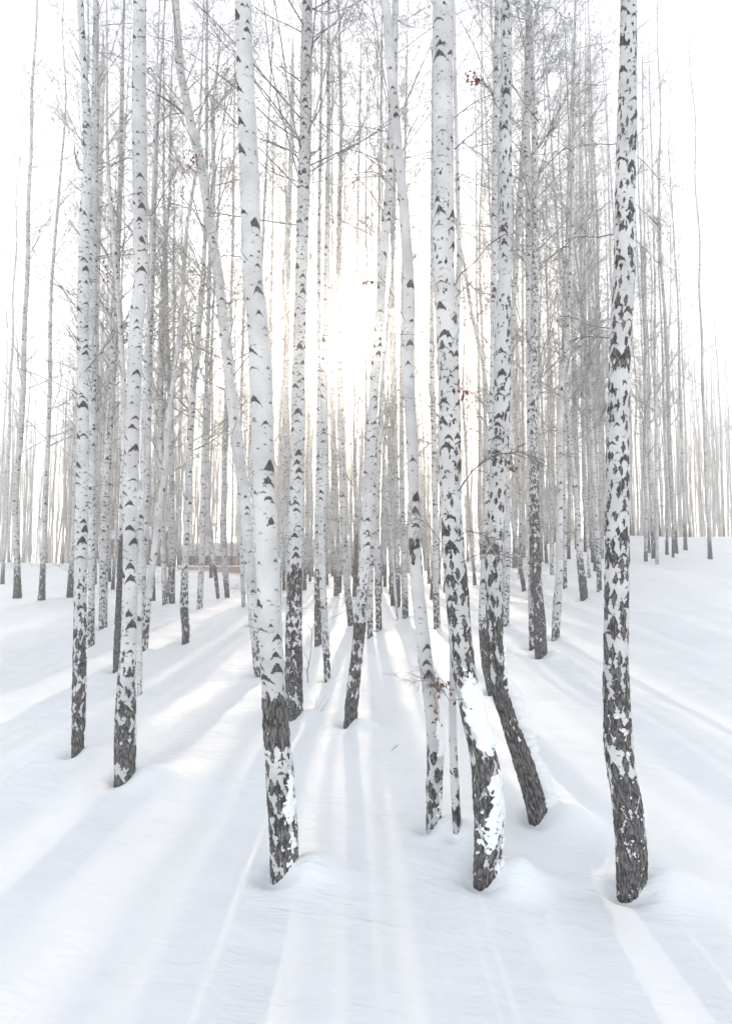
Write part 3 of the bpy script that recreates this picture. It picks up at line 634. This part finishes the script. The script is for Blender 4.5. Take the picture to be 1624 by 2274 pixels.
for k, (t, y0, y1, a0, a1, th, thr, lump) in enumerate(CRUSTS):
    snow_crust(TR[t], ROOT[t], y0, y1, a0, a1, th, thr, 300 + 7 * k, "clinging_snow", lump)

for k, (t, pl, w0, w1, d0, d1, nt) in enumerate(LIMBS):
    if nt == 0: continue
    tr = TR[t]; org = tr.base; rng = np.random.default_rng(700 + k)
    n = len(pl); cum = np.r_[0, np.cumsum(np.hypot(*np.diff(np.array(pl, float), axis=0).T))]; s = np.linspace(0, cum[-1], n * 4)
    X = np.interp(s, cum, [p[0] for p in pl]); Yp = np.interp(s, cum, [p[1] for p in pl])
    ker = np.array([.25, .5, .25])
    for _ in range(3):
        X[1:-1] = np.convolve(X, ker, 'valid'); Yp[1:-1] = np.convolve(Yp, ker, 'valid')
    X += rng.normal(0, .5, len(X)); Yp += rng.normal(0, .5, len(X))
    f = s / s[-1]
    P = np.array([at(x, y, float(np.interp(at(x, y, tr.D)[2], tr.zz, tr.yy)) * 0 + tr.D + d0 + (d1 - d0) * ff) for x, y, ff in zip(X, Yp, f)]) - org
    P[0] = tr.centre(P[0][2] + org[2]) - org
    W = (w0 + (w1 - w0) * f) * 0.5 / F * tr.D
    a = Acc(); a.add(tubes(P[None], W[None], 6))
    Lf = np.array([np.linalg.norm(np.diff(P, axis=0), axis=1).sum() * 0.32])
    q = twiglets(a, rng, P[None], W[None], nt, Lf, 7, -0.03, spread=0.7, rscale=0.5, rmin=0.0014, jit=0.2)
    twiglets(a, rng, q[0], q[1], 5, q[2] * 0.5, 5, -0.06, rmin=0.0011, rscale=0.65, jit=0.22)
    a.build("branch", LIMB, ROOT[t])

# withered leaves
gm = NT("withered_leaf"); oi = gm.node("ShaderNodeTexCoord"); nn = gm.noise(oi.outputs['Object'], 30.0, 2.0)
gm.t.links.new(gm.mix(gm.step(nn, .35, .65), (0.16, 0.055, 0.035), (0.36, 0.16, 0.11)), gm.b.inputs['Base Color']); gm.b.inputs['Roughness'].default_value = .8
LEAFM = gm.m
for k, (t, cx, cy, sp, n, st) in enumerate(LEAVES):
    tr = TR[t]; org = tr.base; rng = np.random.default_rng(900 + k); D = tr.D - 0.25
    a = Acc(); V = []; Q = []
    m = max(3, n // 4)
    P = []
    for j in range(m):
        e = (cx + rng.normal(0, sp * .5), cy + rng.normal(0, sp * .5))
        q = np.array([at(st[0] + (e[0] - st[0]) * f, st[1] + (e[1] - st[1]) * f - 8 * math.sin(f * math.pi), D) for f in np.linspace(0, 1, 8)]) - org
        P.append(q)
    P = np.array(P); P += rng.normal(0, 0.004, P.shape)
    a.add(tubes(P, np.full((m, 8), 0.0016), 4)); tw = a.build("leaf_twig", LIMB, ROOT[t])
    for j in range(n):
        s_ = P[rng.integers(m)][rng.integers(4, 8)] + rng.normal(0, .35 * sp / F * D, 3) * np.array([1, .6, 1])
        d = np.array([rng.normal(0, .35), rng.normal(0, .35), -1.0]); d /= np.linalg.norm(d)
        b = np.cross(d, rng.normal(0, 1, 3)); b /= np.linalg.norm(b); nrm = np.cross(d, b)
        Ln = rng.uniform(.024, .038) * max(1.0, tr.D / 6.5); w = Ln * .36; c = len(V)
        prof = [(0, .0), (.25, .8), (.5, 1.), (.78, .55), (1, .0)]
        for f, ww in prof:
            curl = nrm * Ln * .25 * math.sin(f * 3.0)
            V += [s_ + d * Ln * f + b * w * ww + curl, s_ + d * Ln * f + nrm * Ln * .10 * ww + curl, s_ + d * Ln * f - b * w * ww + curl]
        for f in range(4):
            for g_ in range(2): Q.append([c + f * 3 + g_, c + f * 3 + g_ + 1, c + f * 3 + g_ + 4, c + f * 3 + g_ + 3])
    lf = mesh_np("withered_leaves", np.array(V), np.array(Q), LEAFM, ROOT[t]); lf['kind'] = "stuff"

# ------------------------------------------------------------------ farther birches, copied from a few kinds
rng = np.random.default_rng(5)
class Plain:
    def __init__(s, seed, H, r, lean, bend):
        g = np.random.default_rng(seed); zz = np.arange(-0.5, H + .01, 0.1); s.zz = zz; s.zg = 0; s.Hz = H; s.seed = seed; s.D = 40
        f = np.clip(zz / H, 0, 1); s.xx = lean * zz + bend * np.sin(f * 3.1) + 0.10 * vn(zz * .4, seed, 0, 3) - 0.10 * float(vn(0., seed, 0, 3))
        s.yy = 0.12 * vn(zz * .35, seed, 0, 9) - 0.12 * float(vn(0., seed, 0, 9)); s.rr = r * (1 - .93 * f ** 1.15) * (1 + .35 * np.exp(-np.maximum(zz, 0) * 3)) + .005; s.base = np.zeros(3)
    centre = Trunk.centre; rad = Trunk.rad
KINDS = []
for k in range(12):
    g = np.random.default_rng(40 + k)
    H = [19, 21, 17, 23, 20, 22, 16, 24, 18, 19, 21, 17][k]; r = [.075, .085, .06, .10, .07, .09, .05, .095, .08, .07, .08, .06][k]
    tr = Plain(60 + k, H, r, [.0, .02, -.03, .012, -.015, .035, -.05, .0, .025, .01, -.01, .02][k], [.1, -.2, .25, -.1, .3, -.3, .2, .15, -.12, .1, -.15, .1][k])
    root = thing("birch_tree", (0, 0, 0), "x", "birch tree")
    trunk_mesh("trunk", tr, root, np.zeros(3), lambda z: np.interp(z, [0, .5, 1.0, 1.8], [1.0, .7, .3, 0]), lambda z: np.full_like(z, .7), 12, lambda z: .08 if z < 9 else .2, 9)
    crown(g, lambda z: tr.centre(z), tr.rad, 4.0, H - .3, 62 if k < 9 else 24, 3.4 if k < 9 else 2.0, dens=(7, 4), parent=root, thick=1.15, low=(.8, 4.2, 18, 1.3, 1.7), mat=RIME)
    KINDS.append(root)
traced = [(t.base[0], t.base[1], float(t.rad(t.zg + .1))) for t in TR.values()]
spots = []
def blocked(x, y):
    # keep the view of the traced trunks' feet and the open snow clear
    px = 812 + F * x / y * math.cos(PITCH)
    if y < 21: return True
    if 255 < px < 340 and y < 44: return True            # gap with the house
    if 380 < px < 600 and y < 33: return True
    if px > 1380 and y < 30: return True
    if px > 1150 and y < 24: return True
    return False
tries = 0
while len(spots) < 236 and tries < 60000:
    tries += 1
    y = 21 + 49 * rng.uniform() ** 1.05; x = rng.uniform(-.57, .57) * y
    px = 812 + F * x / y
    out = px < 160 or px > 1465
    if out and rng.uniform() < .72: continue
    if px < 480 and y > 38 and y < 46 : continue
    if blocked(x, y): continue
    if min([math.hypot(x - a, y - b) for a, b, _ in traced] + [math.hypot(x - a, (y - b)) for a, b in spots] + [9]) < 0.55: continue
    if any(abs(812 + F * a / b - px) < 3.5 for a, b in spots if abs(b - y) < 10): continue
    spots.append((x, y))
used_kind = set()
for i, (x, y) in enumerate(spots):
    src = KINDS[9 + i % 3] if abs(x) < 4.6 else KINDS[i % 9]
    if src.name not in used_kind: o = src; used_kind.add(src.name)
    else:
        o = src.copy(); COL.objects.link(o)
        for ch in src.children:
            if ch.name.startswith(("trunk", "crown", "dead_twigs")):
                c = ch.copy(); COL.objects.link(c); c.parent = o
    o.location = (x, y, float(ground_h(x, y)) - .02); o.rotation_euler = (0, 0, rng.uniform(0, 6.28))
    sc_ = rng.uniform(.8, 1.12); o.scale = (sc_, sc_, sc_ * (1.1 + (.5 if abs(x) > 4.6 else .2) * min(1, (y - 21) / 18)))
    o['category'] = "birch tree"
    if y > 44: o['label'] = "far slender birch fading into the pale haze beyond the crest of the snow"; o['group'] = "far birches fading into the haze"
    elif x < -.12 * y: o['label'] = "slender background birch on the left, behind the larger trunks"; o['group'] = "slender background birches on the left"
    elif x > .14 * y: o['label'] = "slender background birch on the rising slope at the right"; o['group'] = "slender background birches on the right slope"
    else: o['label'] = "slender background birch in the dense middle rows below the sun"; o['group'] = "slender background birches in the middle"

# woodland mass at the back
V = []; g = np.random.default_rng(77); n = 1300
yy = 58 + 62 * g.uniform(0, 1, n) ** .9; xx = g.uniform(-.62, .62, n) * yy; kp = (np.abs(xx / yy + .005) < .46) | (g.uniform(0, 1, n) < .75); kp &= ~((xx < -.18 * yy) & (yy < 62)); xx = xx[kp]; yy = yy[kp]; n = len(xx); zb = ground_h(xx, yy) - .3
H = np.minimum(g.uniform(20, 32, n), .34 * yy + 1.5); H = np.where(np.abs(xx) < 6, np.minimum(H, .27 * yy + 1), H); k = 8
f = np.linspace(0, 1, k); P = np.zeros((n, k, 3)); ln = g.normal(0, .035, n)
P[:, :, 0] = xx[:, None] + ln[:, None] * H[:, None] * f[None] + g.normal(0, .08, (n, k)); P[:, :, 1] = yy[:, None] + g.normal(0, .08, (n, k)); P[:, :, 2] = zb[:, None] + H[:, None] * f[None]
R = g.uniform(.05, .10, n)[:, None] * (1 - .9 * f)[None] + .01
a = Acc(); a.add(tubes(P, R, 6))
q = twiglets(a, g, P, R, 22, np.full(n, 3.2), 6, .03, spread=.6, rscale=.22, rmin=.005); twiglets(a, g, q[0], q[1], 4, q[2] * .5, 4, .0, spread=.7, rmin=.004)
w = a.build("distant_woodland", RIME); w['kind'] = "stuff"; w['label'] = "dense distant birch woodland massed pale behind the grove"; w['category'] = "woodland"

# ------------------------------------------------------------------ snow ground, one sheet
ys = [-14.0]
while ys[-1] < 260:
    y = ys[-1]; ys.append(y + (0.4 if y < .5 else max(0.028, (y - 1.0) * 0.0075) if y < 60 else 4 + (y - 60) * .1))
ys = np.array(ys)
xs = [0.0]
while xs[-1] < 240:
    x = xs[-1]; xs.append(x + (0.035 if x < 3.2 else min(0.035 + (x - 3.2) * .012, 8)))
xs = np.array(xs); xs = np.r_[-xs[:0:-1], xs]
Xg, Yg = np.meshgrid(xs, ys); Zg = ground_h(Xg, Yg)
for (bx, by, br) in WELLS:
    d2 = np.hypot(Xg - bx, Yg - by)
    near = d2 < 1.2
    dx = (Xg - bx)[near]; dy = (Yg - by)[near]; d = d2[near]
    ang = np.arctan2(dy, dx)
    dip = -0.085 * np.exp(-((d - br) / (0.05 + br * .35)) ** 2) * (0.55 + 0.45 * np.cos(ang - math.radians(200)))
    mound = 0.070 * np.exp(-((dx - 1.6 * br) ** 2 + (dy + .3 * br) ** 2) / (0.012 + (1.3 * br) ** 2))
    Zg[near] += dip + mound + 0.02 * np.exp(-(d / .45) ** 2)
for t, dx, dy, amp, sg in [("T17", .20, .0, .08, .10), ("T17", .32, .08, .04, .15), ("T20", .22, -.06, .08, .15), ("T27", .24, .02, .07, .14), ("T27", -.45, .1, -.05, .2), ("T8", .22, .05, .06, .12), ("T6", .3, .0, .06, .2), ("T15", .2, -.1, .06, .12)]:
    bx, by = TR[t].base[0] + dx, TR[t].base[1] + dy
    Zg += amp * np.exp(-((Xg - bx) ** 2 + (Yg - by) ** 2) / (2 * sg * sg))
idx = np.arange(Xg.size).reshape(Xg.shape)
Q = np.stack([idx[:-1, :-1], idx[:-1, 1:], idx[1:, 1:], idx[1:, :-1]], -1).reshape(-1, 4)
gr = mesh_np("snow_ground", np.stack([Xg, Yg, Zg], -1).reshape(-1, 3), Q, SNOW); gr['kind'] = "structure"

# ------------------------------------------------------------------ sapling and dry stalks in the snow
def stalk(name, polys, w, label, cat, group=None, twigs=0):
    bx, by = polys[0][0]; D = base_at(bx, by) ; b = at(bx, by, D); b[2] = float(ground_h(b[0], b[1]))
    root = thing(name, b, label, cat, group)
    g = np.random.default_rng(int(bx))
    for j, pl in enumerate(polys):
        n = len(pl); s = np.linspace(0, n - 1, n * 4)
        P = np.array([at(np.interp(q, range(n), [p[0] for p in pl]), np.interp(q, range(n), [p[1] for p in pl]), D + .03 * j) for q in s]) - b
        if j == 0: P[0][2] -= .1
        ww = w * (1 if j == 0 else .55) * .5 / F * D
        a = Acc(); R = ww * np.linspace(1, .5, len(P)); a.add(tubes(P[None], R[None], 5))
        if twigs: twiglets(a, g, P[None], R[None], twigs, np.array([.12]), 4, .0)
        a.build("stem" if j == 0 else "side_twig", LIMB, root)
stalk("sapling", [[(683,1518),(682,1490),(687,1466),(690,1440),(692,1417),(692,1398)], [(692,1400),(684,1388),(673,1378)], [(692,1398),(698,1382),(700,1375)], [(685,1478),(681,1460),(673,1445)], [(683,1500),(678,1485),(670,1482)]],
      2.2, "thin bare sapling rising from the snow right of the wavy-marked birch", "sapling")
stalk("dry_stalks", [[(700,1590),(715,1575),(730,1552)], [(700,1590),(706,1572),(722,1545)], [(700,1590),(700,1565),(702,1545)]], 1.2, "few faint dry stalks poking from the snow below the mottled-footed birch", "dry stalks")
stalk("fallen_twig", [[(868,1668),(876,1660),(884,1655)], [(872,1664),(878,1656),(883,1651)]], 1.6, "small twig sticking out of the open snow in front of the sun", "twig")
stalk("bent_stem", [[(536,1345),(545,1315),(560,1290),(552,1255),(541,1220)], [(554,1262),(535,1290),(522,1300)]], 1.3, "thin bent stem rising beside the leaning smooth trunk's foot", "sapling", twigs=5)

# ------------------------------------------------------------------ red house and fence at the far left
def box_mesh(name, x0, x1, y0, y1, z0, z1, mat, parent, bev=0.0):
    V = [(x, y, z) for z in (z0, z1) for x, y in ((x0, y0), (x1, y0), (x1, y1), (x0, y1))]
    Q = [(0, 3, 2, 1), (4, 5, 6, 7), (0, 1, 5, 4), (1, 2, 6, 5), (2, 3, 7, 6), (3, 0, 4, 7)]
    o = mesh_np(name, np.array(V), np.array(Q), mat, parent, smooth=False)
    if bev: m = o.modifiers.new("bevel", 'BEVEL'); m.width = bev; m.segments = 3
    return o
def plank_mat(name, c1, c2, sx):
    g = NT(name); tc = g.node("ShaderNodeTexCoord"); s = g.sep(tc.outputs['Object'])
    w = g.M('FRACT', g.M('MULTIPLY', s[0], sx)); gap = g.step(g.M('ABSOLUTE', g.M('SUBTRACT', w, .5)), .42, .49)
    n = g.noise(g.comb(g.M('MULTIPLY', s[0], 9.), s[1], s[2]), 1.5, 4.)
    c = g.mix(n, c1, c2); g.t.links.new(g.mix(g.M('MULTIPLY', gap, .7), c, (.05, .03, .03)), g.b.inputs['Base Color']); g.b.inputs['Roughness'].default_value = .85
    return g.m
RED = plank_mat("red_planks", (.62, .42, .36), (.52, .35, .30), 6.0); PALE = plank_mat("pale_planks", (.55, .40, .32), (.42, .33, .29), 4.0)
PINK = plank_mat("pink_plaster", (.50, .33, .27), (.42, .28, .23), .5)
GLASS = twig_material("window_glass", (.12, .12, .13), (.18, .18, .2))
DARKR = plank_mat("dark_red_board", (.20, .05, .05), (.15, .05, .05), 2.0)
D = 55.0
hb = at(222, 1300, D); gz = hb[2]
house = thing("red_house", (hb[0], D, gz), "small red plank house with snow-covered roof seen between the left trunks", "house")
box_mesh("wall", -1.3, .62, 0, 3.2, -1.2, 1.85, RED, house)
box_mesh("side_wall", .625, 1.5, .25, 2.6, -1.2, 1.12, PALE, house)
box_mesh("eave_board", -1.4, .80, -.28, -.2, 1.42, 1.60, DARKR, house)
box_mesh("corner_post", .70, .77, -.26, -.18, -1.2, 1.42, DARKR, house)
def roof(x0, x1, y0, y1, z, h, name):
    n = 14; V = []; Q = []
    for i in range(n + 1):
        for j in range(9):
            fx = i / n; fy = j / 8; e = min(1, min(fx, 1 - fx) * 9) ** .5
            V.append((x0 + (x1 - x0) * fx, y0 + (y1 - y0) * fy, z + h * (1 - abs(fy * 2 - 1)) + .28 * e * min(1, min(fy, 1 - fy) * 8 + .0) ** .5 + .03 * math.sin(i * 1.7 + j)))
    nV = len(V); V += [(a, b, z - .05 + h * (1 - abs((b - y0) / (y1 - y0) * 2 - 1))) for a, b, c in V]
    for i in range(n):
        for j in range(8):
            a = i * 9 + j; Q.append((a, a + 9, a + 10, a + 1)); Q.append((nV + a, nV + a + 1, nV + a + 10, nV + a + 9))
    for i in range(n): 
        a = i * 9; Q.append((a, nV + a, nV + a + 9, a + 9)); a += 8; Q.append((a, a + 9, nV + a + 9, nV + a))
    for j in range(8):
        a = j; Q.append((a, a + 1, nV + a + 1, nV + a)); a = n * 9 + j; Q.append((a, nV + a, nV + a + 1, a + 1))
    return mesh_np(name, np.array(V), np.array(Q), SNOW, house)
roof(-1.5, .95, -.35, 3.5, 1.60, .35, "snowy_roof"); roof(.80, 1.75, .0, 2.9, 1.15, .2, "snowy_porch_roof")
for (px0, px1, ptop, DD, lab) in ((225, 345, 1196, 62.0, "long faded pink building with snowy roof, behind the small red house"), (395, 520, 1233, 66.0, "low faded pink building beyond the red fence, partly hidden by trunks")):
    a0 = at(px0, 1310, DD); a1 = at(px1, ptop, DD); house = thing("pink_building", ((a0[0] + a1[0]) / 2, DD, a0[2]), lab, "building")
    w_ = (a1[0] - a0[0]) / 2; h_ = a1[2] - a0[2]
    box_mesh("wall", -w_, w_, 0, 7, -1.5, h_, PINK, house)
    roof(-w_ - .3, w_ + .3, -.4, 7.4, h_ + .003, 1.1, "snowy_roof")
    for k in range(int(w_ * 2 / 1.9)):
        x = -w_ + .9 + 1.9 * k; f_ = box_mesh("window", x - .35, x + .35, -.05, .02, h_ - 1.5, h_ - .5, PALE, house); box_mesh("pane", x - .29, x + .29, -.056, -.051, h_ - 1.44, h_ - .56, GLASS, f_)
D2 = 44.0
f0 = at(395, 1290, D2); f1 = at(545, 1290, D2); gzf = float(ground_h((f0[0] + f1[0]) / 2, D2))
fence = thing("red_fence", ((f0[0] + f1[0]) / 2, D2, gzf), "low red plank fence capped with snow beyond the open snow on the left", "fence")
hw = (f1[0] - f0[0]) / 2
box_mesh("planks", -hw, hw, 0, .06, -.5, .30, RED, fence); box_mesh("snow_cap", -hw - .05, hw + .05, -.08, .14, .303, .40, SNOW, fence, .05)
for k in range(5):
    box_mesh("post", -hw + k * hw / 2 - .05, -hw + k * hw / 2 + .05, .062, .16, -.5, .299, DARKR, fence)

# ------------------------------------------------------------------ the air
bpy.context.view_layer.update()
hz = bpy.data.materials.new("haze_air"); hz.use_nodes = True; t = hz.node_tree; t.nodes.clear()
ho = t.nodes.new("ShaderNodeOutputMaterial"); hv = t.nodes.new("ShaderNodeVolumePrincipled")
hv.inputs['Color'].default_value = (0.97, 0.97, 0.97, 1); hv.inputs['Density'].default_value = 0.0058; hv.inputs['Anisotropy'].default_value = 0.935
t.links.new(hv.outputs[0], ho.inputs['Volume'])
hb_ = box_mesh("haze", -280, 280, -40, 290, -16, 46, hz, None); hb_['kind'] = "stuff"
